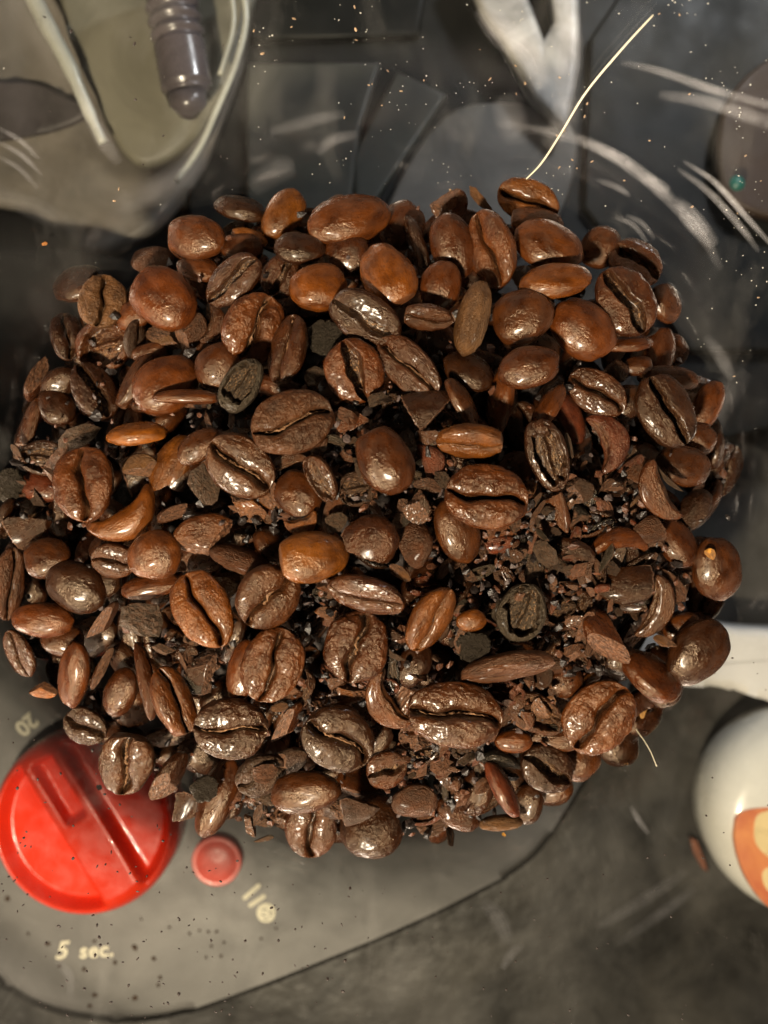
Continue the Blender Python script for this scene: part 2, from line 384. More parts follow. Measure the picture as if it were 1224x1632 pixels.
for pix, wd, st in (([(790, 195), (900, 215), (970, 243), (1030, 283), (1080, 330), (1125, 385), (1150, 430)], 26, 0.42), ([(930, 225), (985, 250), (1035, 285), (1068, 303)], 26, 0.75), ([(1075, 318), (1105, 350), (1140, 392)], 36, 0.6),
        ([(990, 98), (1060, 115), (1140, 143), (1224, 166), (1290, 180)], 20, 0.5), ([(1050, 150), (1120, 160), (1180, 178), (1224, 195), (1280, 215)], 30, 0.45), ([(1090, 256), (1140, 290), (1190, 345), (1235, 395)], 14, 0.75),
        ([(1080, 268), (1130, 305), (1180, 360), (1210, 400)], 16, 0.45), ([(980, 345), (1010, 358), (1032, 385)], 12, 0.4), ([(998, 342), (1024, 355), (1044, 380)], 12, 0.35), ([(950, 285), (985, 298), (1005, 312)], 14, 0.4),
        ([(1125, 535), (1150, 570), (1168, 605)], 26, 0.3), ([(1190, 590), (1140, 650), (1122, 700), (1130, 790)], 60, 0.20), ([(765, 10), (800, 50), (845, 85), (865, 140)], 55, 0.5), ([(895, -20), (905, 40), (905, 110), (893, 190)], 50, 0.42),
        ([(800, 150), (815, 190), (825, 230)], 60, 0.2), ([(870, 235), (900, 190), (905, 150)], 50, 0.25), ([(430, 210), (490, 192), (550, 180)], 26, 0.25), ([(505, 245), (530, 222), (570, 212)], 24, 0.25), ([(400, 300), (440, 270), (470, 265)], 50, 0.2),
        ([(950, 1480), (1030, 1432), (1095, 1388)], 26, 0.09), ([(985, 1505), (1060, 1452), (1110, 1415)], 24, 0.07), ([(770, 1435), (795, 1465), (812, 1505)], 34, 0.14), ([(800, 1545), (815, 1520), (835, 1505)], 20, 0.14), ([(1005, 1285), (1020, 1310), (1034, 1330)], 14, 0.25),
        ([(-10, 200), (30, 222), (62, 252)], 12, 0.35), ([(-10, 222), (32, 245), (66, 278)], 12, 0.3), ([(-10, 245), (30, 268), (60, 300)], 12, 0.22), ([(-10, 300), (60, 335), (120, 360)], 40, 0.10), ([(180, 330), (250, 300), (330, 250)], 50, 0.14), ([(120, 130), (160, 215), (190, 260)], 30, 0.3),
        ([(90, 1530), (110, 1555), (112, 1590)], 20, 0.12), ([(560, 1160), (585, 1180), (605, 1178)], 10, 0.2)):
    glare_strip(pix, wd, st)

# ------------------------------------------------------------------ bean meshes
def cube_sphere(n):
    key = {}; v = []; f = []
    def idx(i, j, k):
        t = (i, j, k)
        if t not in key: key[t] = len(v); v.append((i, j, k))
        return key[t]
    for axis in range(3):
        for s in (0, n):
            for a in range(n):
                for b in range(n):
                    q = []
                    for da, db in ((0, 0), (1, 0), (1, 1), (0, 1)):
                        c = [0, 0, 0]; c[axis] = s; c[(axis + 1) % 3] = a + da; c[(axis + 2) % 3] = b + db; q.append(idx(*c))
                    f.append(q if s else q[::-1])
    v = np.array(v, float) / n * 2 - 1; v = np.tan(v * math.pi / 4)
    return v, f
CS = {n: cube_sphere(n) for n in (8, 20, 30, 42)}
def nz(p, fr, seed, oct=3):
    o = Vector((seed * 7.13, seed * 3.7, seed * 1.9))
    return np.array([noise.fractal(Vector(q) * fr + o, 0.8, 2.0, oct) for q in p])
def bean_mesh(name, seed, kind, n=42):
    rs = np.random.default_rng(seed); V, F = CS[n]; V = V.copy()
    if kind in 'woxr': V[:, 1] = np.sign(V[:, 1]) * np.abs(V[:, 1]) ** 1.35      # finer cells beside the crease
    pn = 2.08; d = V / (np.sum(np.abs(V) ** pn, axis=1) ** (1 / pn))[:, None]
    x, y, z = d.T
    egg = rs.uniform(-0.10, 0.10); yy = y * (1 + egg * x)
    top = z > 0; tz = np.clip(z, 0, 1)
    crease = np.zeros(len(x)); cut = np.zeros(len(x))
    zz = np.where(top, 0.40 * tz ** 0.62, 0.62 * z)
    sS = rs.uniform(0.05, 0.16) * rs.choice([-1, 1]); ph = rs.uniform(-0.5, 0.5)
    yc = sS * np.sin(math.pi * x + ph) * 1.0 + 0.03 * np.sin(9 * x + seed)
    q = np.abs(yy - yc); m = sstep(0.05, 0.45, tz)
    end = sstep(1.05, 0.80, np.abs(x))
    if kind in 'wx':
        wd = rs.uniform(0.055, 0.10); dp = rs.uniform(0.42, 0.6)
        wl = wd * (0.65 + 0.5 * np.sin(x * 3 + ph * 3) ** 2)
        g = np.exp(-(q / wl) ** 1.6) * end * m; zz = zz - dp * g
        soft = np.exp(-(q / 0.26) ** 2) * end * m; zz = zz - 0.11 * soft; crease = g ** 0.8
        zz += m * 0.07 * rs.uniform(-1, 1) * np.sign(yy - yc) * (1 - g)
    elif kind == 'o':
        wd = rs.uniform(0.17, 0.27); wl = wd * np.sqrt(np.clip(1.02 - x ** 2, 0.02, 1)) * (1 + 0.25 * np.sin(3 * x + ph * 4))
        g = sstep(1.25, 0.75, q / wl) * m; zz = zz - rs.uniform(0.5, 0.68) * g; crease = g
    elif kind == 'r':
        rad = np.sqrt((x / 0.80) ** 2 + ((yy - 0.05) / 0.72) ** 2) + 0.30 * nz(d, 1.6, seed, 3)
        g = sstep(1.08, 0.86, rad) * m; zz = zz - 0.60 * g
        zz += 0.22 * g * np.exp(-((yy - yc * 0.6) / 0.13) ** 2) * sstep(0.9, 0.3, np.abs(x)); crease = g * 0.55
    P3 = np.stack([x, yy, zz * 1.25], 1)
    lum = nz(P3, 1.3, seed, 2); fine = nz(P3, 4.0, seed + 50, 3)
    wr = {'w': 0.030, 'o': 0.034, 'x': 0.055, 'r': 0.035, 'm': 0.03, 'k': 0.04, 'n': 0.10}[kind]
    tr = np.array([noise.fractal(Vector((a * 7.5, b * 2.0, c * 1.5 + seed)), 0.8, 2, 2) for a, b, c in zip(x, yy, zz)])  # wrinkles across the crease
    near = np.exp(-(q / 0.55) ** 2) * m if kind in 'woxr' else 0.4 * np.ones(len(x))
    amp = 0.06 * lum + wr * fine * (0.35 + 0.65 * m) + (0.03 if kind != 'x' else 0.055) * tr * near
    if kind == 'n': amp = 0.20 * lum + 0.09 * nz(P3, 6, seed, 3) + 0.04 * nz(P3, 14, seed, 2)
    nrm = d / np.linalg.norm(d, axis=1)[:, None]
    X = x + nrm[:, 0] * amp; Y = yy + nrm[:, 1] * amp; Z = zz + nrm[:, 2] * amp * 0.6
    if kind == 'm':                                                     # bent into a crescent, one hollow flank
        Y = Y * 0.42 * (1.0 - 0.35 * np.abs(X)); Z = Z * 0.9
        hollow = np.exp(-((Z - 0.15) / 0.2) ** 2) * sstep(0.0, 0.25, -Y) * 0.12; Y = Y + hollow
        th = X * rs.uniform(0.85, 1.25); Rb = 0.95
        X2 = (Rb + Y) * np.sin(th); Y2 = (Rb + Y) * np.cos(th); crease = sstep(0.0, 0.1, hollow) * 0.5
        Y2 -= (Y2.max() + Y2.min()) / 2; X, Y = X2, Y2
        X /= np.abs(X).max(); Y /= np.abs(Y).max()
    if kind == 'k':
        for _ in range(rs.integers(2, 4)):
            nv = rs.normal(size=3); nv[2] *= 0.7; nv[2] = abs(nv[2]); nv /= np.linalg.norm(nv); dd = rs.uniform(0.12, 0.42)
            Pn = np.stack([X, Y, Z], 1); s = Pn @ nv - dd; msk = s > 0
            rough = 0.05 * nz(Pn, 7, seed + 9, 4); s2 = np.where(msk, s + rough * sstep(0, .1, s), 0)
            X = X - nv[0] * s2; Y = Y - nv[1] * s2; Z = Z - nv[2] * s2; cut = np.maximum(cut, msk * 1.0)
        # recentre and refill the box
        for A in (X, Y): A -= (A.max() + A.min()) / 2; A /= np.abs(A).max()
    if kind in 'wox' and rs.random() < 0.2:                             # a chipped end
        s = X - rs.uniform(0.80, 0.90); s2 = np.where(s > 0, s * 0.7, 0); X = X - s2; cut = np.maximum(cut, (s > 0) * 0.7)
    me = mesh_from(name, np.stack([X * .5, Y * .5, Z], 1), F)
    for nm, arr in (('crease', crease), ('cut', cut)):
        at = me.attributes.new(nm, 'FLOAT', 'POINT'); at.data.foreach_set('value', np.ascontiguousarray(arr, dtype=np.float32))
    return me
def flake_mesh(name, seed, ang=9, rings=5, crisp=True):
    rs = np.random.default_rng(seed); v = []; f = []
    rad = rs.uniform(0.62, 1.0, ang); rad /= rad.max(); cu = rs.uniform(0.25, 0.8); cv = rs.uniform(-0.3, 0.3); th = rs.uniform(0.05, 0.09)
    seg = ang * 3
    def out(a):
        t = a / (2 * math.pi) * ang; i = int(t) % ang; u = t - int(t)
        p0 = np.array((math.cos(2 * math.pi * i / ang), math.sin(2 * math.pi * i / ang))) * rad[i]; j = (i + 1) % ang
        p1 = np.array((math.cos(2 * math.pi * j / ang), math.sin(2 * math.pi * j / ang))) * rad[j]
        return p0 * (1 - u) + p1 * u
    def zf(x, y): return cu * (0.25 - x * x * 0.9) + cv * y * y + 0.09 * noise.fractal(Vector((x * 3, y * 3, seed)), 1, 2, 3)
    for side in (1, -1):
        v.append((0, 0, zf(0, 0) + side * th)); base = len(v) - 1
        for r in range(1, rings + 1):
            for k in range(seg):
                p = out(2 * math.pi * k / seg) * r / rings * 0.5; e = th * (1 if r < rings else 0.35)
                v.append((p[0], p[1], zf(p[0] * 2, p[1] * 2) + side * e + 0.02 * rs.normal() * (r < rings)))
        for k in range(seg):
            k2 = (k + 1) % seg; q = (base, base + 1 + k, base + 1 + k2); f.append(q if side > 0 else q[::-1])
            for r in range(rings - 1):
                a = base + 1 + r * seg; q = (a + k, a + seg + k, a + seg + k2, a + k2); f.append(q if side > 0 else q[::-1])
    A = 1 + (rings - 1) * seg; B = A + 1 + rings * seg
    for k in range(seg):
        k2 = (k + 1) % seg; f.append((A + k, B + k, B + k2, A + k2))
    v = np.array(v); v[:, 2] -= v[:, 2].mean(); 
    me = mesh_from(name, v, f, not crisp)
    at = me.attributes.new('cut', 'FLOAT', 'POINT'); at.data.foreach_set('value', np.full(len(v), 0.35, np.float32))
    return me
def skin_mesh(seed):                                                    # ragged papery strip that lies in the crease
    rs = np.random.default_rng(seed); n = 26; v = []; f = []
    for i in range(n + 1):
        x = -0.40 + 0.8 * i / n; e = abs(math.sin(math.pi * i / n)) ** 0.5
        y = 0.05 * math.sin(math.pi * 2 * x) + rs.normal() * 0.008; wd = (0.014 + 0.018 * rs.random()) * e; h = rs.uniform(-0.02, 0.05)
        v += [(x, y - wd, -0.05), (x, y + rs.normal() * 0.006, h), (x, y + wd, -0.05)]
    for i in range(n):
        a = i * 3; f += [(a, a + 3, a + 4, a + 1), (a + 1, a + 4, a + 5, a + 2)]
    return mesh_from('silverskin', v, f, False)

LIB = {}
for kind, cnt, n in (('w', 10, 42), ('x', 6, 42), ('o', 5, 42), ('r', 4, 42), ('m', 5, 30), ('k', 9, 30), ('n', 3, 30)):
    LIB[kind] = [bean_mesh({'w': 'coffee_bean', 'x': 'wrinkled_bean', 'o': 'hollow_bean', 'r': 'bean_shell', 'm': 'curled_bean', 'k': 'broken_bean', 'n': 'burnt_lump'}[kind], 11 + 17 * i + ord(kind), kind, n) for i in range(cnt)]
LIB['s'] = [flake_mesh('shell_flake', 300 + i, 7 + i % 4) for i in range(7)]
SK = [skin_mesh(s) for s in range(4)]

PAL = {'D': ((0.058, 0.019, 0.0075), 'dark brown'), 'B': ((0.105, 0.031, 0.0095), 'brown'), 'C': ((0.165, 0.046, 0.0115), 'chestnut'), 'T': ((0.26, 0.080, 0.014), 'orange brown'),
       'L': ((0.20, 0.088, 0.036), 'pale brown'), 'G': ((0.046, 0.034, 0.028), 'charred grey'), 'R': ((0.17, 0.040, 0.018), 'reddish brown'), 'O': ((0.36, 0.115, 0.016), 'light orange'), 'K': ((0.010, 0.009, 0.009), 'black')}
NAME = {'w': 'coffee_bean', 'x': 'coffee_bean', 'o': 'coffee_bean', 'r': 'bean_shell', 'm': 'curled_bean_piece', 'k': 'broken_bean', 'n': 'burnt_lump', 's': 'shell_flake'}
CAT = {'w': 'coffee bean', 'x': 'coffee bean', 'o': 'coffee bean', 'r': 'bean shell', 'm': 'bean piece', 'k': 'bean piece', 'n': 'burnt bean', 's': 'bean flake'}

def zs(px, py):
    r2 = ((px - 590) / 610) ** 2 + ((py - 830) / 545) ** 2
    return 1.15 * (1 - min(r2, 1.5)) - 0.55

# (x, y, length, width, angle, kind, roll, pitch, colour, layer)   roll 0: crease up, 180: back up
BEANS = [
 (125,453,78,64,20,'w',150,0,'B',0),(163,481,84,70,80,'x',8,0,'L',2),(106,536,78,50,100,'w',40,0,'D',0),(165,550,88,78,20,'r',0,0,'C',0),(215,541,60,40,80,'x',60,0,'D',1),
 (213,503,60,44,20,'w',180,10,'C',1),(261,476,106,90,-42,'w',178,0,'C',3),(244,417,66,48,10,'k',170,0,'B',0),(262,536,64,38,-35,'k',0,0,'L',1),(305,531,66,50,60,'k',30,0,'B',1),
 (311,380,94,68,-5,'w',190,0,'C',2),(316,428,66,42,-10,'w',160,0,'C',1),(383,335,80,64,-15,'w',120,0,'D',1),(398,379,56,28,-15,'w',170,0,'O',1),(386,395,66,46,5,'w',180,0,'B',1),
 (371,447,102,60,40,'o',0,0,'B',3),(345,520,62,38,75,'m',0,0,'B',1),(404,525,112,92,62,'x',25,0,'C',2),(459,556,112,62,78,'w',-28,0,'B',2),(347,585,76,66,50,'w',185,0,'B',2),
 (264,613,108,86,30,'w',175,0,'C',2),(216,609,104,52,62,'w',110,0,'B',1),(238,562,56,30,10,'w',180,0,'B',1),(299,635,104,38,0,'w',95,0,'C',3),(150,623,98,64,-60,'o',-25,0,'D',1),
 (62,606,72,44,62,'k',90,0,'B',0),(93,612,60,44,40,'w',200,0,'D',0),(52,672,84,44,72,'k',120,0,'B',0),(219,692,90,50,6,'w',120,0,'O',3),(384,614,88,56,58,'r',0,0,'G',4),
 (34,722,66,26,82,'m',0,0,'B',0),(68,730,70,54,0,'r',0,0,'D',1),(64,777,66,44,-15,'w',170,0,'R',0),(14,773,52,46,20,'n',0,0,'K',1),(121,697,84,40,22,'s',0,0,'G',2),
 (451,342,86,56,57,'w',185,0,'T',1),(557,350,132,76,14,'w',172,0,'C',2),(640,360,76,70,60,'w',180,0,'B',0),(477,396,78,50,-6,'w',165,0,'D',2),(448,440,70,58,60,'o',20,0,'B',1),
 (550,405,76,70,20,'w',180,0,'B',1),(508,458,88,74,10,'w',172,0,'T',2),(619,441,108,80,-62,'w',182,0,'T',3),(583,507,118,78,-28,'o',35,0,'D',3),(520,537,56,52,10,'n',0,0,'K',1),
 (664,394,100,40,-72,'x',75,0,'D',1),(719,331,56,48,20,'k',20,0,'B',0),(768,322,62,26,-45,'s',60,0,'L',1),(723,391,98,70,-70,'w',180,0,'B',2),(783,398,118,80,-72,'w',42,0,'C',3),
 (702,458,80,62,80,'w',180,0,'C',2),(681,506,80,46,-5,'x',50,0,'B',3),(754,507,116,60,76,'x',130,0,'L',3),(833,505,94,84,20,'w',175,0,'B',3),(565,592,98,90,-68,'o',-5,0,'C',2),
 (652,585,122,66,-45,'x',20,0,'B',2),(747,592,84,64,-30,'w',150,0,'D',1),(467,674,128,96,18,'x',0,0,'B',4),(683,655,80,66,10,'k',160,0,'D',2),(735,643,86,48,-60,'w',120,0,'B',2),
 (798,640,100,48,82,'w',130,0,'C',1),(752,704,108,66,-2,'w',55,0,'T',4),(500,600,46,32,10,'s',0,0,'G',2),(842,322,96,66,-25,'w',10,0,'T',2),(853,352,84,42,-8,'w',165,0,'B',2),
 (875,392,108,74,-25,'w',175,0,'C',3),(884,448,108,58,5,'w',160,0,'T',4),(957,394,66,60,60,'w',180,0,'B',1),(1013,420,84,76,-40,'o',-15,0,'B',2),(996,481,110,86,-62,'o',0,0,'B',4),
 (1060,484,62,54,-60,'w',160,0,'B',1),(928,524,110,84,-38,'w',178,0,'C',3),(842,586,94,64,10,'w',175,0,'B',4),(1004,550,74,38,8,'w',120,0,'C',2),(1017,583,48,30,10,'w',170,0,'B',1),
 (1054,560,76,42,82,'w',170,0,'B',0),(952,626,96,64,-35,'x',15,0,'B',2),(875,650,82,48,58,'w',110,0,'C',2),(909,668,80,42,-68,'w',160,0,'R',1),(1066,603,92,40,-6,'w',170,0,'B',1),
 (1062,656,118,84,-62,'o',0,0,'D',3),(1128,646,80,42,68,'w',170,0,'C',0),(974,702,94,56,-75,'m',0,0,'R',2),(979,592,46,38,0,'k',0,0,'D',1),(134,772,116,94,-85,'w',0,0,'C',4),
 (224,746,52,46,30,'k',10,0,'L',2),(275,740,98,62,62,'k',150,0,'T',1),(318,711,76,46,35,'w',175,0,'B',3),(383,743,114,88,-38,'w',8,0,'B',4),(324,774,86,46,-66,'s',0,0,'G',4),
 (204,828,118,62,35,'m',180,0,'T',2),(392,811,64,40,-40,'k',20,0,'T',2),(323,856,94,72,5,'k',0,0,'C',2),(276,820,52,40,20,'k',90,0,'B',2),(247,885,84,76,10,'w',182,0,'C',3),
 (183,893,70,56,-6,'w',20,0,'B',2),(240,934,88,40,12,'w',160,0,'C',1),(74,889,72,62,15,'w',165,0,'B',2),(121,935,96,74,-30,'w',180,0,'D',2),(69,988,92,54,-5,'w',172,0,'C',3),
 (14,930,114,52,82,'x',60,0,'B',2),(48,840,64,52,30,'k',180,0,'D',1),(12,826,62,50,70,'w',90,0,'D',1),(228,987,86,66,-30,'s',0,0,'K',3),(168,990,74,34,58,'k',80,0,'B',2),
 (324,972,124,86,-62,'w',0,0,'T',4),(383,893,100,52,-20,'x',120,0,'B',2),(362,926,62,46,40,'k',0,0,'L',1),(426,952,104,96,48,'w',24,0,'B',4),(31,1041,78,44,-68,'x',20,0,'B',2),
 (118,1075,104,48,80,'w',170,0,'C',2),(434,1060,116,92,70,'x',5,0,'C',4),(388,1068,96,50,75,'w',170,0,'C',2),(613,732,112,82,-64,'w',180,0,'B',4),(475,788,78,68,-50,'w',180,0,'B',2),
 (455,737,66,26,25,'m',0,0,'B',2),(511,762,80,44,-62,'r',30,0,'B',3),(568,780,58,54,20,'r',0,0,'D',2),(497,888,112,78,6,'w',175,0,'T',4),(483,838,52,34,20,'m',0,0,'T',3),
 (592,863,86,82,30,'k',175,0,'B',3),(660,868,72,60,80,'k',150,0,'B',2),(638,913,40,18,-38,'k',0,0,'L',3),(776,793,126,98,-10,'x',0,0,'C',4),(728,846,100,64,-68,'w',170,0,'B',2),
 (583,948,120,62,-15,'x',35,0,'B',4),(687,986,108,72,60,'w',42,0,'T',4),(568,1030,110,98,75,'x',0,0,'B',3),(751,989,46,34,10,'w',180,0,'T',3),(753,1030,52,44,20,'n',0,0,'K',3),
 (668,808,54,42,70,'k',20,0,'D',3),(534,832,44,34,20,'s',0,0,'G',3),(873,725,112,62,-72,'r',0,0,'D',3),(908,714,52,12,-78,'s',0,0,'G',3),(1018,752,56,46,20,'k',170,0,'B',1),
 (1045,788,102,48,-62,'m',0,0,'C',3),(1064,765,66,16,-45,'s',70,0,'G',3),(1089,742,86,62,-10,'w',175,0,'B',1),(1104,815,76,66,60,'x',100,0,'D',0),(1079,866,82,56,-60,'w',170,0,'B',1),
 (1142,907,98,74,-82,'w',178,0,'B',2),(1112,1040,114,80,48,'w',185,0,'D',3),(1050,969,104,46,75,'m',0,0,'B',2),(831,976,90,74,72,'r',0,0,'G',3),(971,1019,98,62,-50,'k',-40,0,'C',3),
 (890,818,66,44,-70,'k',60,0,'C',2),(986,861,94,42,5,'m',180,0,'C',2),(998,935,88,60,15,'k',150,0,'D',2),(1071,930,74,36,-52,'s',0,0,'B',2),(868,882,66,34,-55,'s',20,0,'G',3),
 (1026,845,64,44,10,'k',170,0,'B',2),(917,782,60,40,0,'k',0,0,'D',2),(163,1066,70,30,62,'k',110,0,'B',2),(230,1084,120,40,-76,'x',80,0,'B',2),(278,1120,116,64,-66,'w',-48,0,'C',3),
 (367,1161,112,92,-5,'x',0,0,'D',4),(136,1157,68,56,-30,'w',10,0,'D',1),(202,1216,102,82,78,'w',5,0,'B',3),(271,1238,88,50,58,'k',60,0,'D',2),(326,1257,40,38,0,'n',0,0,'K',3),
 (296,1285,52,44,60,'k',170,0,'D',1),(346,1272,120,56,68,'w',165,0,'B',1),(415,1235,78,66,20,'x',20,0,'D',2),(69,1101,44,24,-12,'k',0,0,'O',2),(326,1066,56,42,40,'k',0,0,'D',2),
 (192,1104,76,50,70,'w',180,0,'B',1),(540,1177,112,98,-36,'w',0,0,'D',4),(726,1138,142,98,-9,'x',0,0,'B',4),(612,1123,100,52,-58,'m',0,0,'C',3),(809,1065,146,66,12,'x',62,0,'B',4),
 (487,1263,108,64,8,'w',172,0,'B',3),(496,1322,88,78,88,'w',0,0,'B',1),(616,1226,64,58,20,'o',10,0,'B',2),(592,1316,98,98,20,'x',150,0,'D',1),(574,1288,60,46,10,'k',180,0,'D',3),
 (661,1277,72,50,8,'r',180,0,'B',2),(462,1152,76,34,62,'k',60,0,'B',2),(705,1222,50,38,-50,'s',0,0,'B',2),(732,1296,74,48,-25,'r',150,0,'B',1),(801,1258,92,40,-62,'w',120,0,'R',3),
 (798,1312,66,34,5,'x',100,0,'L',2),(690,1320,62,30,10,'s',0,0,'D',1),(420,1232,50,34,10,'s',0,0,'B',3),(555,1105,60,36,15,'k',0,0,'T',2),(443,1128,34,18,10,'s',0,0,'L',3),
 (955,1142,122,98,48,'x',0,0,'C',3),(1036,1078,104,78,-38,'w',130,0,'C',2),(900,1087,58,48,10,'w',175,0,'B',1),(856,1138,92,58,-30,'r',0,0,'B',2),(884,1178,88,40,0,'w',170,0,'B',1),
 (871,1225,86,70,-30,'o',0,0,'D',2),(923,1212,66,60,20,'w',175,0,'B',0),(818,1182,56,34,0,'w',170,0,'C',2),(1086,1000,58,40,30,'w',170,0,'C',1),(1060,1024,38,16,-28,'k',0,0,'L',3),
 (990,1050,50,50,40,'w',180,0,'D',1),(430,379,60,34,-20,'w',170,0,'B',0),(540,322,34,22,10,'k',0,0,'L',2),(600,1180,60,40,50,'w',170,0,'D',1),(700,430,50,40,50,'w',170,0,'D',0),
 (90,648,66,52,-60,'w',160,0,'D',0),(40,880,60,50,10,'w',170,0,'D',0),(100,1020,66,50,-10,'w',165,0,'B',1),(460,1215,64,44,30,'k',30,0,'D',1),(760,1262,78,50,75,'w',150,0,'D',1),
 (842,1282,60,44,80,'w',160,0,'D',0),(660,1180,52,40,-30,'k',30,0,'B',1),(330,895,62,44,20,'w',170,0,'D',1),(500,700,60,40,-30,'k',40,0,'D',1),(560,672,60,46,10,'k',160,0,'C',1),
 (590,700,70,44,30,'w',170,0,'D',1),(800,850,60,50,0,'k',30,0,'C',1),(940,1000,60,42,70,'k',60,0,'B',2),(1000,640,60,50,40,'w',170,0,'D',1),(1110,700,60,50,0,'w',170,0,'B',0),
 (160,930,64,48,10,'w',170,0,'D',1),(430,870,60,46,-50,'w',150,0,'B',1),(170,870,60,40,30,'w',160,0,'D',0),(660,1060,70,50,60,'w',170,0,'D',1),(530,1290,50,40,0,'k',30,0,'D',1),
]

landmarks = {  # spot -> how it is called when its neighbours are described
 (163,481): 'pale split bean', (261,476): 'big glossy chestnut bean', (384,614): 'grey curled shell', (134,772): 'upright deeply creased bean', (219,692): 'light orange bean', (467,674): 'wrinkled bean below the black lump',
 (619,441): 'orange brown oval bean', (520,537): 'black burnt lump', (783,398): 'tilted split bean', (884,448): 'pale rimmed orange bean', (996,481): 'wide open hollow bean', (842,322): 'orange bean under the hair',
 (1142,907): 'bean with yellow speck', (1112,1040): 'dark bean by the enamel dish', (955,1142): 'big creased bean at the lower right edge', (776,793): 'broad wrinkled chestnut bean', (752,704): 'orange bean with side crease',
 (687,986): 'shiny orange brown bean', (726,1138): 'long wrinkled bean', (324,972): 'bright orange creased bean', (202,1216): 'bean over the red knob', (367,1161): 'dark bean with crooked crease', (540,1177): 'dark round creased bean', (497,888): 'plump orange brown bean',
 (14,930): 'long bean at the left edge', (487,1263): 'smooth bean on the front lip', (831,976): 'charred grey ring', (557,350): 'largest smooth bean at the back', (1062,656): 'dark hollow bean at the right', (383,743): 'bean with curved crease', (592,1316): 'lowest dark bean',
 (121,697): 'flat grey flake', (613,732): 'smooth egg shaped bean', (1045,788): 'curled chestnut piece', (426,952): 'round bean with diagonal crease', (753,1030): 'sparkling black lump'}
LM_LABEL = {
 (163,481): 'pale matte brown bean split down its middle, near the upper left edge', (261,476): 'big glossy chestnut bean, smooth back up, highest in the upper left of the pile', (384,614): 'charred grey curled shell standing open on the brown beans',
 (134,772): 'large chestnut bean with a deep upright crease at the left side', (219,692): 'light orange smooth bean lying across, above the upright creased bean', (467,674): 'wide wrinkled brown bean with sloping crease, below the black burnt lump',
 (619,441): 'orange brown oval bean, smooth back up, tilted in the upper middle', (520,537): 'black burnt lump sunk between glossy beans', (783,398): 'chestnut bean on its side with a wide split facing right', (884,448): 'orange bean with pale lit rim, lying across near the upper right',
 (996,481): 'wide open hollow bean with thin dark rim at the upper right', (842,322): 'orange creased bean touching the end of the pale hair', (1142,907): 'smooth brown bean against the clear wall with a yellow speck on it', (1112,1040): 'dark smooth bean at the right edge in front of the pale enamel',
 (955,1142): 'big wrinkled chestnut bean with slanting crease at the lower right edge', (776,793): 'broad wrinkled chestnut bean, crease up, right of the middle', (752,704): 'orange brown bean lying across with its crease along the top side', (687,986): 'shiny orange brown bean leaning right with its crease on the right',
 (726,1138): 'longest wrinkled brown bean, crease up, low in the middle', (324,972): 'bright orange brown bean with straight dark crease, left of the middle', (202,1216): 'brown bean with dark open crease hanging over the red knob', (367,1161): 'dark bean with a crooked rough crease above the round burnt dot',
 (540,1177): 'dark round bean with curved crease, lower middle', (497,888): 'plump orange brown bean lying across with a torn end', (14,930): 'long rough brown bean cut by the left edge', (487,1263): 'smooth brown bean resting across the creased bean at the front lip',
 (831,976): 'charred grey ring shaped shell among the splinters', (557,350): 'largest smooth brown bean at the far edge of the pile', (1062,656): 'dark hollow bean with a silvery shard inside at the right', (383,743): 'dark brown bean with a long curved crease, right of the smooth oval',
 (592,1316): 'dark cracked bean hanging lowest at the front of the pile', (121,697): 'flat charred grey flake above the upright creased bean', (613,732): 'smooth egg shaped brown bean in the middle of the pile', (1045,788): 'curled chestnut piece with a grey strip beside it',
 (426,952): 'round glossy brown bean with a diagonal crease', (753,1030): 'sparkling black burnt lump among splinters'}

def orient(o, px, py, L, W, ang, roll, pitch, z, T=None):
    k = (D - z) / D / 100
    T = T or (0.30 * W + 0.18 * math.sqrt(L * W))
    o.scale = (L * k, W * k, T * k)
    o.rotation_mode = 'QUATERNION'
    o.rotation_quaternion = (Matrix.Rotation(R(ang), 3, 'Z') @ Matrix.Rotation(R(-pitch), 3, 'Y') @ Matrix.Rotation(R(roll), 3, 'X')).to_quaternion()
    o.location = P(px, py, z)
def tint(c, j=0.12):
    f = 1 + random.uniform(-j, j); g = 1 + random.uniform(-0.06, 0.06)
    return (c[0] * f * 0.36, c[1] * f * g * 0.345, c[2] * f * g * 0.28, 1)
def mat_for(kind, colr, roll):
    if kind in 'sn' : return 'char'
    if colr in 'LGK': return 'matte'
    if kind in 'xkr': return 'oily' if random.random() < 0.55 else 'matte'
    return 'smooth' if abs(roll) > 90 else 'oily'
mesh_cache = {}
def variant(me, mk):
    key = (me.name, mk)
    if key not in mesh_cache:
        c = me.copy(); c.materials.clear(); c.materials.append(M[mk]); mesh_cache[key] = c
    return mesh_cache[key]

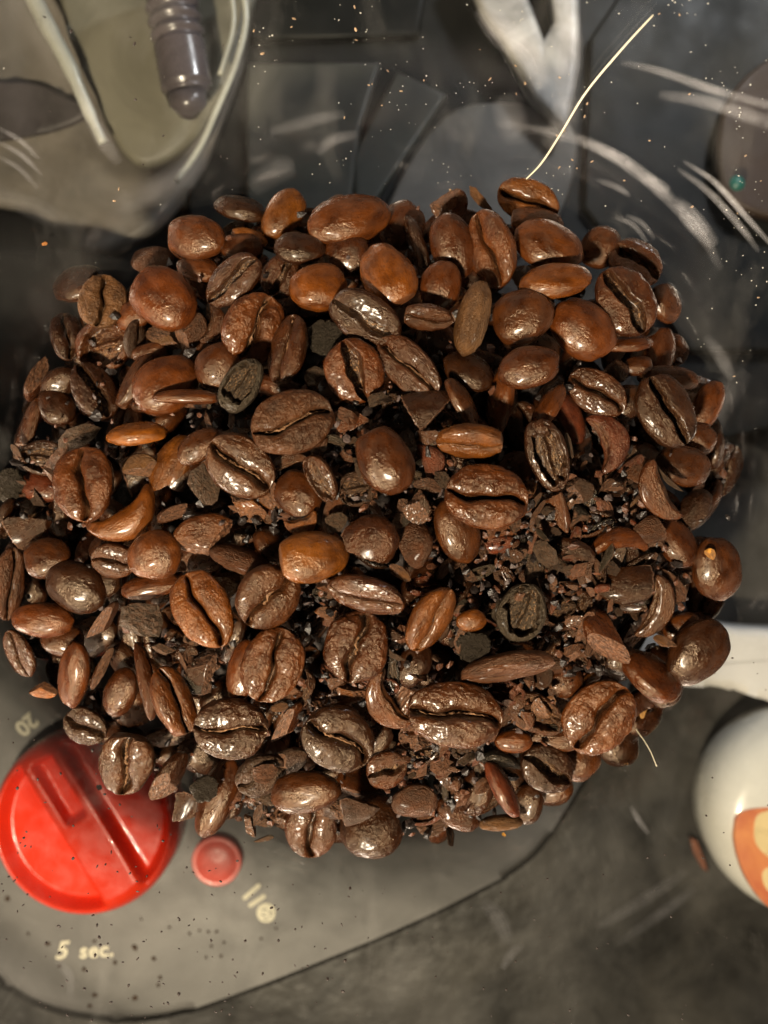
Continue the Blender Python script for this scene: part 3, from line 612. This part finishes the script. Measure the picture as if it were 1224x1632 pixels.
POSE = {'w': None}
def pose_words(kind, roll):
    a = abs(((roll + 180) % 360) - 180)
    if kind in 'wx':
        t = 'crease up' if a <= 35 else ('crease to one side' if a < 140 else 'smooth back up')
        return ('wrinkled bean, ' if kind == 'x' else 'bean, ') + t
    return {'o': 'hollow bean, cavity up', 'r': 'open bean shell', 'm': 'curled bean piece', 'k': 'broken bean piece', 'n': 'burnt rough lump', 's': 'thin shell flake'}[kind]
def direction(dx, dy):
    a = math.degrees(math.atan2(-dy, dx)) % 360
    return ['right of', 'above right of', 'above', 'above left of', 'left of', 'below left of', 'below', 'below right of'][int((a + 22.5) // 45) % 8]
labels_used = set(LM_LABEL.values())
lm_list = list(landmarks.items()) + [((130, 1316), 'red knob')]
def make_label(px, py, L, kind, roll, cc):
    if (px, py) in LM_LABEL: return LM_LABEL[(px, py)]
    near = sorted(lm_list, key=lambda q: (q[0][0] - px) ** 2 + (q[0][1] - py) ** 2)
    size = 'small ' if L < 62 else ('large ' if L > 100 else '')
    pw = pose_words(kind, roll); short = pw.split(',')[0]
    for words in (pw, short):
        for sz in ('', size):
            for (p, nm) in near[:2]:
                t = f"{sz}{PAL[cc][1]} {words}, {direction(px - p[0], py - p[1])} the {nm}"
                if t not in labels_used and len(t.split()) <= 16: labels_used.add(t); return t
    for i in range(4):
        for j in range(i + 1, 5):
            for sz in (size, ''):
                t = f"{sz}{PAL[cc][1]} {short} between the {near[i][1]} and the {near[j][1]}"
                if t not in labels_used and len(t.split()) <= 16: labels_used.add(t); return t
    t = f"{PAL[cc][1]} {short}, {direction(px - near[2][0][0], py - near[2][0][1])} the {near[2][1]}"; labels_used.add(t); return t

count = {}
for (px, py, L, W, ang, kind, roll, pitch, cc, layer) in BEANS:
    i = count.get(kind, 0); count[kind] = i + 1
    me = variant(LIB[kind][i % len(LIB[kind])], mat_for(kind, cc, roll))
    z = zs(px, py) + 0.22 * layer
    o = bpy.data.objects.new(NAME[kind], me); col.objects.link(o)
    if roll == 0 and kind in 'wxko': roll = random.uniform(-9, 9)
    pitch = pitch or random.uniform(-12, 12)
    flip = 180 if (px * 7 + py) % 2 else 0
    th = {'s': 0.62 * min(L, W), 'n': 0.5 * W, 'k': 0.55 * W}.get(kind)
    orient(o, px, py, L * 1.05, W * 1.05, ang + flip, roll if not flip else -roll, pitch, z, th)
    o.color = tint(PAL[cc][0])
    tag(o, make_label(px, py, L, kind, roll, cc), CAT[kind], {'w': 'whole coffee beans on top of the pile', 'x': 'whole coffee beans on top of the pile', 'o': 'hollow coffee beans', 'r': 'open bean shells', 'm': 'curled bean pieces', 'k': 'broken beans', 'n': 'burnt lumps', 's': 'shell flakes'}[kind])
    if kind in 'wx' and abs(roll) < 30 and L > 90 and (px + py) % 3:
        s = bpy.data.objects.new('silverskin', SK[(px + py) % 4])
        if not SK[(px + py) % 4].materials: SK[(px + py) % 4].materials.append(M['skin'])
        col.objects.link(s); s.parent = o; s.location = (0, 0, 0.10)

# beans of the layer below, coloured dark to deepen the shade in the gaps
def dens(px, py): return ((px - 590) / 600) ** 2 + ((py - 830) / 530) ** 2
buried = 0
def buried_label(px, py, cc, roll):
    near = sorted(lm_list, key=lambda q: (q[0][0] - px) ** 2 + (q[0][1] - py) ** 2)
    for pre in ('half hidden', 'shadowed half hidden'):
        for (p, nm) in near[:4]:
            t = f"{pre} {PAL[cc][1]} bean, deep in the gap {direction(px - p[0], py - p[1])} the {nm}"
            if t not in labels_used and len(t.split()) <= 16: labels_used.add(t); return t
    for i in range(4):
        for j in range(i + 1, 5):
            t = f"half hidden bean deep between the {near[i][1]} and the {near[j][1]}"
            if t not in labels_used and len(t.split()) <= 16: labels_used.add(t); return t
    return f"half hidden bean in the gap below the {near[4][1]}"
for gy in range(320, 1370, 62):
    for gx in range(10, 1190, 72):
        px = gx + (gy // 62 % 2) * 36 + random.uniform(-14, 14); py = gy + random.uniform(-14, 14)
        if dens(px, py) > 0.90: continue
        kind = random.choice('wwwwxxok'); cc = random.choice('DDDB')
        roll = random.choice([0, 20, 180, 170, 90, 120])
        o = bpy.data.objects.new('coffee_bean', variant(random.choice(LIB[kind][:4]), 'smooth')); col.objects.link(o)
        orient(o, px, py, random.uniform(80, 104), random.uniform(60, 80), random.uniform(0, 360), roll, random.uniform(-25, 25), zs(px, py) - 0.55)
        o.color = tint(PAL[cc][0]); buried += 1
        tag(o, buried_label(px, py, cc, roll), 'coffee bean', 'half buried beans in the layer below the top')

# heap of grounds added under the beans so the gaps look dark
def heap_mesh():
    v = []; f = []; nr, na = 60, 160
    for i in range(nr + 1):
        for j in range(na):
            a = 2 * math.pi * j / na; r = i / nr * 0.80; px = 590 + 610 * r * math.cos(a); py = 830 - 545 * r * math.sin(a)
            z = zs(px, py) - 0.75 - 1.2 * max(0, r - 0.60) / 0.2 + 0.12 * noise.fractal(Vector((px / 40, py / 40, 0)), 1, 2, 3)
            v.append(P(px, py, max(z, -2.9)))
    for i in range(nr):
        for j in range(na):
            a = i * na + j; b = i * na + (j + 1) % na; f.append((a, a + na, b + na, b))
    return mesh_from('coffee_grounds', v, f)
tag(put('coffee_grounds', heap_mesh(), M['heap']), 'dark fine coffee grounds filling the gaps under the beans', 'coffee grounds', kind='stuff')

# ------------------------------------------------------------------ splinters: chips as things, crumbs as stuff
ZONES = [(780, 900, 110, 34, 'DKDRB'), (860, 870, 90, 22, 'DGKBL'), (950, 830, 100, 22, 'BDCRL'), (920, 960, 90, 24, 'DKBGR'), (740, 1000, 60, 12, 'BDTK'), (590, 680, 70, 14, 'DGBL'), (535, 760, 60, 14, 'DGBB'),
         (700, 735, 55, 12, 'DRGB'), (640, 790, 50, 10, 'DKGB'), (690, 1205, 70, 18, 'BRDG'), (780, 1160, 60, 12, 'DBKR'), (840, 1130, 45, 8, 'BLD'), (400, 1290, 40, 8, 'KDG'), (420, 800, 60, 12, 'DTGB'), (500, 960, 50, 8, 'TBDB'),
         (620, 1060, 55, 10, 'DBGB'), (470, 1120, 50, 8, 'DGBL'), (560, 1090, 40, 5, 'TBD'), (350, 670, 50, 6, 'BGD'), (740, 1290, 60, 8, 'BDR'), (900, 1050, 60, 10, 'DBTR'), (1040, 900, 60, 10, 'BDR'), (300, 1030, 50, 7, 'GDB'), (60, 760, 60, 6, 'DKG')]
def piece_label(px, py, kind, cc):
    near = sorted(lm_list, key=lambda q: (q[0][0] - px) ** 2 + (q[0][1] - py) ** 2)
    w_ = {'r': 'cracked open shell', 'm': 'curled rim piece', 'k': 'jagged bean chunk', 's': 'bent shell flake'}[kind]
    for (p, nm) in near[:5]:
        t = f"{PAL[cc][1]} {w_}, {direction(px - p[0], py - p[1])} the {nm}"
        if t not in labels_used and len(t.split()) <= 16: labels_used.add(t); return t
    return f"{PAL[cc][1]} {w_} between the {near[0][1]} and the {near[1][1]}"
for (cx, cy, rad, cnt, pal) in ZONES:
    for _ in range(max(1, int(cnt * (0.75 if cx > 650 else 0.4)))):
        a = random.uniform(0, 6.283); r = rad * 1.1 * math.sqrt(random.random()); px = cx + r * math.cos(a); py = cy + r * math.sin(a)
        if dens(px, py) > 0.95: continue
        kind = random.choice('rrmmks'); cc = random.choice('DDDBGRK')
        o = bpy.data.objects.new(NAME[kind], variant(random.choice(LIB[kind]), random.choice(['oily', 'matte']))); col.objects.link(o)
        L = random.uniform(44, 78); W = L * random.uniform(0.3, 0.7)
        orient(o, px, py, L, W, random.uniform(0, 360), random.choice([0, 25, -30, 60, 180]), random.uniform(-35, 35), zs(px, py) + random.uniform(0.05, 0.4), 0.45 * W)
        o.color = tint(PAL[cc][0], 0.25)
        tag(o, piece_label(px, py, kind, cc), CAT[kind], 'jagged pieces in the broken patches')
CHIP = [flake_mesh('splinter', 500 + i, 5 + i % 3, 2) for i in range(10)] + [bean_mesh('splinter', 600 + i, 'k', 8) for i in range(6)]
CHIPC = {}
for me in CHIP[10:]: me.polygons.foreach_set('use_smooth', [False] * len(me.polygons))
for (cx, cy, rad, cnt, pal) in ZONES:
    for _ in range(cnt):
        a = random.uniform(0, 6.283); r = rad * math.sqrt(random.random()); px = cx + r * math.cos(a); py = cy + r * math.sin(a)
        if dens(px, py) > 0.97: continue
        cc = random.choice(pal); L = random.choice([20, 25, 30, 36, 44, 52]); W = L * random.uniform(0.3, 0.8)
        me = variant(random.choice(CHIP), 'char' if cc in 'GK' else 'oily')
        o = bpy.data.objects.new('bean_splinter', me); col.objects.link(o)
        orient(o, px, py, L, W, random.uniform(0, 360), random.uniform(-60, 60), random.uniform(-35, 35), zs(px, py) + random.uniform(0.05, 0.62), 0.7 * W)
        o.color = tint(PAL[cc][0], 0.3)
        q = min(lm_list, key=lambda q: (q[0][0] - px) ** 2 + (q[0][1] - py) ** 2)
        place = f"{direction(px - q[0][0], py - q[0][1])} the {q[1]}"
        shp = 'long narrow' if W < 0.45 * L else ('broad' if L > 30 else 'tiny' if L < 22 else 'angular')
        tag(o, ' '.join(f'{PAL[cc][1]} {shp} splinter {place}'.split()[:16]), 'bean splinter', f'{PAL[cc][1]} {shp} splinters {place}')

def scatter(name, label, cat, mat, items, seed, kind='stuff'):
    """items: (point, normal, length, width, thickness); each one an irregular little solid"""
    rs = np.random.default_rng(seed); v = []; f = []
    for (p, n, l, w_, t) in items:
        q = Vector(n).to_track_quat('Z', 'Y').to_matrix() @ Matrix.Rotation(rs.uniform(0, 6.28), 3, 'Z')
        b = len(v); k = 6
        ring = [(math.cos(2 * math.pi * i / k) * l * rs.uniform(.6, 1) / 2, math.sin(2 * math.pi * i / k) * w_ * rs.uniform(.6, 1) / 2, 0) for i in range(k)]
        for c in ring + [(rs.uniform(-.2, .2) * l, rs.uniform(-.2, .2) * w_, t), (0, 0, -t * 0.4)]: v.append(p + q @ Vector(c))
        for i in range(k):
            j = (i + 1) % k; f.append((b + i, b + j, b + k)); f.append((b + j, b + i, b + k + 1))
    o = put(name, mesh_from(name, v, f, False), mat); tag(o, label, cat, kind=kind); return o
def crumbs(nm, lab, mat, total, seed, lo, hi, zr):
    rs = np.random.default_rng(seed); it = []
    W = np.array([z[3] for z in ZONES], float); W /= W.sum()
    while len(it) < total:
        if rs.random() < 0.72:
            cx, cy, rad = ZONES[rs.choice(len(ZONES), p=W)][:3]; px = cx + rs.normal() * rad * 0.62; py = cy + rs.normal() * rad * 0.62
        else: px = rs.uniform(0, 1190); py = rs.uniform(330, 1350)
        if dens(px, py) > 0.93: continue
        l = rs.uniform(lo, hi) / 100; z = zs(px, py) + rs.uniform(*zr)
        it.append((P(px, py, z), Vector((rs.normal() * .6, rs.normal() * .6, 1)).normalized(), l, l * rs.uniform(.35, .9), l * rs.uniform(.2, .5)))
    scatter(nm, lab, 'coffee crumbs', mat, it, seed)
crumb_mats = {}
def crumb_mat(nm, c, rough=0.5): return simple(nm, c, rough, 0.7, 6, 0.6, 20)
crumbs('dark_crumbs', 'near black crumbs of broken beans strewn through the pile', crumb_mat('dark_crumb', (0.020, 0.013, 0.010, 1), 0.4), 1200, 1, 8, 28, (-0.35, 0.50))
crumbs('brown_crumbs', 'brown crumbs of broken beans strewn through the pile', crumb_mat('brown_crumb', (0.10, 0.036, 0.015, 1), 0.42), 900, 2, 7, 24, (-0.3, 0.50))
crumbs('purple_grey_crumbs', 'dusky grey crumbs of bean shell strewn through the pile', crumb_mat('grey_crumb', (0.075, 0.048, 0.040, 1), 0.6), 450, 3, 7, 22, (-0.2, 0.52))

# dust and chaff that cling to the clear wall
def wall_items(rs, n, region, lo, hi, elong=0.6):
    it = []
    while len(it) < n:
        px = rs.uniform(-10, 1234); py = rs.uniform(-10, 1642)
        if not region(px, py, rs) or dens(px, py) < 1.02: continue
        p, nn = onwall(px, py, 0.006); l = rs.uniform(lo, hi) ** 1 / 100
        it.append((p, nn, l, l * rs.uniform(0.3, 1) * elong + 0.01, l * 0.25))
    return it
rs = np.random.default_rng(5)
up = lambda x, y, r: y < 620 and (x > 370 or r.random() < 0.05) and r.random() < 0.08 + 2.2 * max(0, noise.noise(Vector((x / 95, y / 95, 2)))) 
tag(scatter('pale_dust_specks', 'tiny pale dust specks clinging to the far clear wall', 'dust', M['dust_pale'], wall_items(rs, 230, up, 1.4, 3.8), 5))
tag(scatter('chaff_flecks', 'tan chaff flecks stuck to the far clear wall', 'chaff', M['chaff'], wall_items(rs, 46, up, 4, 9, 0.5), 6))
lowl = lambda x, y, r: y > 1130 and x < 560
tag(scatter('dark_dust_specks', 'black coffee dust specks on the clear wall over the red knob', 'coffee dust', M['dust_dark'], wall_items(rs, 170, lowl, 3, 8, 0.7) + wall_items(rs, 60, lambda x, y, r: y > 1000 and x > 560, 2, 6, 0.7) + wall_items(rs, 14, lambda x, y, r: y < 300 and x < 380, 4, 8, .6), 7))
# dots of spilt grounds on the grinder base, out of focus
it = [(P(x, y, ZB + 0.01), Vector((0, 0, 1)), s / 70, s / 90, 0.04) for x, y, s in
      [(214, 1510, 14), (245, 1528, 12), (215, 1590, 13), (151, 1586, 12), (134, 1545, 11), (183, 1534, 10), (255, 1558, 9), (76, 1504, 12), (150, 1500, 9), (95, 1540, 9), (252, 1570, 9), (345, 1485, 8), (332, 1485, 7), (318, 1483, 7), (143, 1603, 10),
       (302, 1488, 8), (270, 1478, 7), (352, 1524, 8), (328, 1526, 7), (357, 1502, 7), (337, 1508, 8), (225, 1465, 6), (12, 1432, 14), (45, 1488, 8), (416, 1496, 7), (440, 1480, 6)]]
scatter('spilt_grounds', 'brown specks of ground coffee spilt on the grey base below the dial', 'coffee grounds', simple('brown_ground_specks', (0.05, 0.028, 0.015, 1), 0.7), it, 8)

# loose bits one can point to
def bit(name, label, cat, px, py, L, W, ang, colr, wall=True, z=None, mk='matte'):
    o = bpy.data.objects.new(name, variant(CHIP[(px + py) % 16], mk)); col.objects.link(o)
    p, n = onwall(px, py, 0.04)
    orient(o, px, py, L, W, ang, 0, 0, p.z if wall else z, W * 0.5); o.location = p if wall else P(px, py, z)
    if wall: o.rotation_quaternion = n.to_track_quat('Z', 'Y') @ o.rotation_quaternion
    o.color = (*colr, 1); return tag(o, label, cat)
bit('bean_chip', 'yellowish bean chip on the clear wall, right of the big creased bean', 'bean chip', 1026, 1139, 20, 14, 20, (0.45, 0.25, 0.08))
bit('bean_chip', 'tiny orange chip on the clear wall, in front of the pile over the base seam', 'bean chip', 803, 1331, 9, 6, -50, (0.6, 0.3, 0.05))
bit('bean_chip', 'yellow orange speck stuck on the bean beside the right wall', 'bean chip', 1132, 882, 16, 20, 70, (0.6, 0.28, 0.05), False, zs(1142, 907) + 0.44 + 0.32)
bit('chaff_flake', 'orange chaff fleck alone on the dark wall at the upper left', 'chaff', 70, 387, 13, 7, -30, (0.6, 0.25, 0.07))
bit('bean_chip', 'dark crumb hanging from the pile over the red knob', 'bean chip', 158, 1254, 13, 11, 20, (0.02, 0.015, 0.01), False, -0.4)
bit('bean_chip', 'two pronged dark splinter hanging below the front of the pile', 'bean chip', 420, 1337, 34, 10, 10, (0.03, 0.02, 0.01), False, -0.5)

# hairs
pts = spline([onwall(1032, 40, .02)[0] + Vector((0, 0, .3)), onwall(985, 90, .02)[0] + Vector((0, 0, .25)), onwall(930, 155, .02)[0] + Vector((0, 0, .2)), onwall(893, 215, .02)[0] + Vector((0, 0, .15)), onwall(862, 262, .02)[0] + Vector((0, 0, .1)), P(836, 288, zs(842, 322) + 0.55)], 8)
n = len(pts); tag(tube('hair', pts, [0.009 + 0.007 * min(1, 4 * min(i, n - i) / n) for i in range(n)], M['hair'], seg=8), 'long pale bristle curving up the far wall from the orange bean', 'hair')
pts = spline([onwall(x, y, .03)[0] for x, y in ((1010, 1150), (1016, 1165), (1028, 1182), (1038, 1200), (1047, 1222))], 6)
tag(tube('hair', pts, 0.006, M['hair'], seg=6), 'short thin hair on the wall below the yellowish bean chip', 'hair')

# ------------------------------------------------------------------ what stands behind and below the clear hopper
def thing_slab(name, pix, z, thick, mat, label, cat, **k): return tag(slab(name, pix, z, thick, mat, **k), label, cat)
# charcoal cabinet face with panels
cab = tag(empty('dark_cabinet', P(700, 100, ZC)), 'dark cabinet front with grey green panels behind the far wall', 'cabinet')
def cabp(o): o.parent = cab; o.matrix_parent_inverse = Matrix.Translation(-cab.location); return o
cabp(slab('carcass', [(300, -200), (1500, -200), (1500, 620), (1150, 700), (900, 640), (300, 560)], -7.2, 1.2, M['panel_dark'], bevel=0.1))
for pix, m in (([(395, -150), (700, -150), (668, 55), (398, 62)], 'panel_dark'), ([(392, 98), (606, 98), (575, 200), (560, 330), (420, 560), (392, 420)], 'panel_green'), ([(632, 110), (712, 150), (600, 318), (572, 420), (560, 250)], 'panel_green'),
               ([(728, 172), (905, 190), (900, 330), (800, 420), (600, 460), (620, 320)], 'panel_pale'), ([(940, 60), (1080, -150), (1500, -150), (1500, 560), (1100, 560), (930, 330)], 'panel_dark')):
    cabp(slab('panel', pix, -6.95, 0.3, M[m], bevel=0.12, loop=(m == 'panel_pale')))
thing_slab('crumpled_wrap', [(735, -60), (770, 20), (800, 60), (850, 150), (905, 205), (925, 100), (925, -60), (870, -60), (885, 30), (868, 60), (850, 10), (820, -60)], -6.3, 0.5, M['foil'], 'pale crumpled wrap glinting behind the far wall', 'wrap', bevel=0.2)
thing_slab('brown_board', [(1150, 190), (1230, 90), (1400, 60), (1400, 330), (1180, 330)], -6.4, 0.4, M['brown'], 'brown wooden board dimly seen behind the upper right of the hopper', 'board', bevel=0.15, loop=True)
tag(lathe('teal_cap', [(0.001, 0.1), (0.12, 0.08), (0.17, 0)], simple('teal_cap_plastic', (0.02, 0.12, 0.10, 1), 0.4), P(1175, 292, -5.9), 24), 'small teal cap blurred behind the upper right wall', 'cap')
# pale enamel dish at the right and the white bowl below it
thing_slab('enamel_dish', [(1000, 1020), (1090, 985), (1180, 1000), (1420, 1030), (1420, 1190), (1224, 1118), (1150, 1098), (1060, 1092), (1000, 1085)], -6.6, 1.0, M['enamel'], 'pale enamel dish shining at the right behind the dark smooth bean', 'dish', bevel=0.35, loop=True)
BZ = -5.4; bc = P(1312, 1312, BZ); bk = (D - BZ) / D / 100; br = 171 * bk
bowl = tag(empty('white_pot', (bc.x, bc.y, ZC)), 'white rounded pot with an orange and cream patch at the lower right', 'pot')
def bp_(o): o.parent = bowl; o.matrix_parent_inverse = Matrix.Translation(-bowl.location); return o
bp_(lathe('pot_body', [(br * .5, ZC - BZ + .02), (br * .75, ZC - BZ + .1), (br * .95, -2.0), (br, -1.1), (br * .985, -0.72), (br * .94, -0.42), (br * .86, -0.2), (br * .74, -0.07), (br * .5, -0.01), (0.001, 0.0)], M['ceramic'], bc, 96))
bp_(slab('orange_patch', [(1190, 1292), (1300, 1286), (1440, 1300), (1440, 1420), (1330, 1460), (1238, 1452), (1200, 1416), (1178, 1370), (1172, 1325)], BZ + 0.0, 0.5, M['orange'], bevel=0.02, loop=True))
for pix in ([(1212, 1296), (1260, 1292), (1300, 1320), (1290, 1365), (1240, 1372), (1208, 1350), (1202, 1320)], [(1222, 1384), (1270, 1376), (1310, 1400), (1280, 1432), (1232, 1425), (1216, 1404)]):
    bp_(slab('cream_patch', pix, BZ + 0.012, 0.2, M['cream'], bevel=0.01, loop=True))
tag(slab('orange_peel', [(1100, 1335), (1112, 1340), (1122, 1365), (1130, 1392), (1120, 1385), (1106, 1360)], ZC + 0.25, 0.2, simple('dull_orange_scrap', (0.22, 0.07, 0.03, 1), 0.5, 0.6, 3), bevel=0.05), 'small dull orange scrap on the counter beside the white pot', 'food scrap')  # soft orange glow on the counter, built as a coloured slab

# clear jar with bolt, upper left
jar = tag(empty('clear_jar', P(150, 80, ZC)), 'cloudy clear jar with ribbed mauve bolt at the upper left', 'jar')
def jp(o): o.parent = jar; o.matrix_parent_inverse = Matrix.Translation(-jar.location); return o
jp(slab('back_plate', [(-200, -200), (300, -260), (400, -100), (392, 60), (352, 190), (305, 290), (235, 370), (130, 405), (60, 340), (-60, 320), (-200, 300)], -6.0, 0.4, M['warm_grey'], bevel=0.3, loop=True))
jp(slab('olive_board', [(95, -60), (240, -90), (400, -60), (385, 60), (350, 150), (300, 225), (235, 262), (190, 235), (150, 150), (110, 60)], -5.2, 0.3, M['olive'], bevel=0.25, loop=True))
jp(slab('shadowed_band', [(-100, 140), (40, 128), (100, 150), (140, 180), (60, 212), (-100, 225)], -5.75, 0.15, M['dark_band'], bevel=0.14, loop=True))  # dark mauve band across the jar plate
jp(tube('jar_edge', spline([P(40, -30, -4.6), P(75, 40, -4.6), P(110, 105, -4.6), P(140, 175, -4.7), P(165, 228, -4.8)], 6), [0.18] * 8 + [0.16] * 6 + [0.13] * 6 + [0.10] * 5, M['clear_edge'], seg=14))
jp(tube('jar_edge', spline([P(384, -30, -4.6), P(392, 30, -4.6), P(376, 100, -4.6), P(345, 175, -4.7), P(318, 235, -4.8), P(280, 290, -4.8)], 6), 0.07, M['clear_edge'], seg=10))
jp(tube('jar_edge', spline([P(366, -30, -4.4), P(372, 40, -4.4), P(350, 120, -4.4)], 6), 0.05, M['clear_edge'], seg=10))
def bolt():
    a = P(262, -60, -4.2); b = P(300, 150, -4.2); d = b - a; pts = []; rad = []
    for i in range(60):
        t = i / 59; pts.append(a + d * t); rad.append(0.50 + (0.05 * math.sin(t * 60) if t < 0.62 else 0.02) - (0.09 if t > 0.96 else 0))
    return tube('bolt', pts, rad, M['mauve'], seg=28)
jp(bolt()); jp(tube('bolt_tip', [P(296, 148, -4.1), P(300, 168, -4.15), P(300, 182, -4.3)], [0.42, 0.38, 0.2], M['mauve'], seg=20))
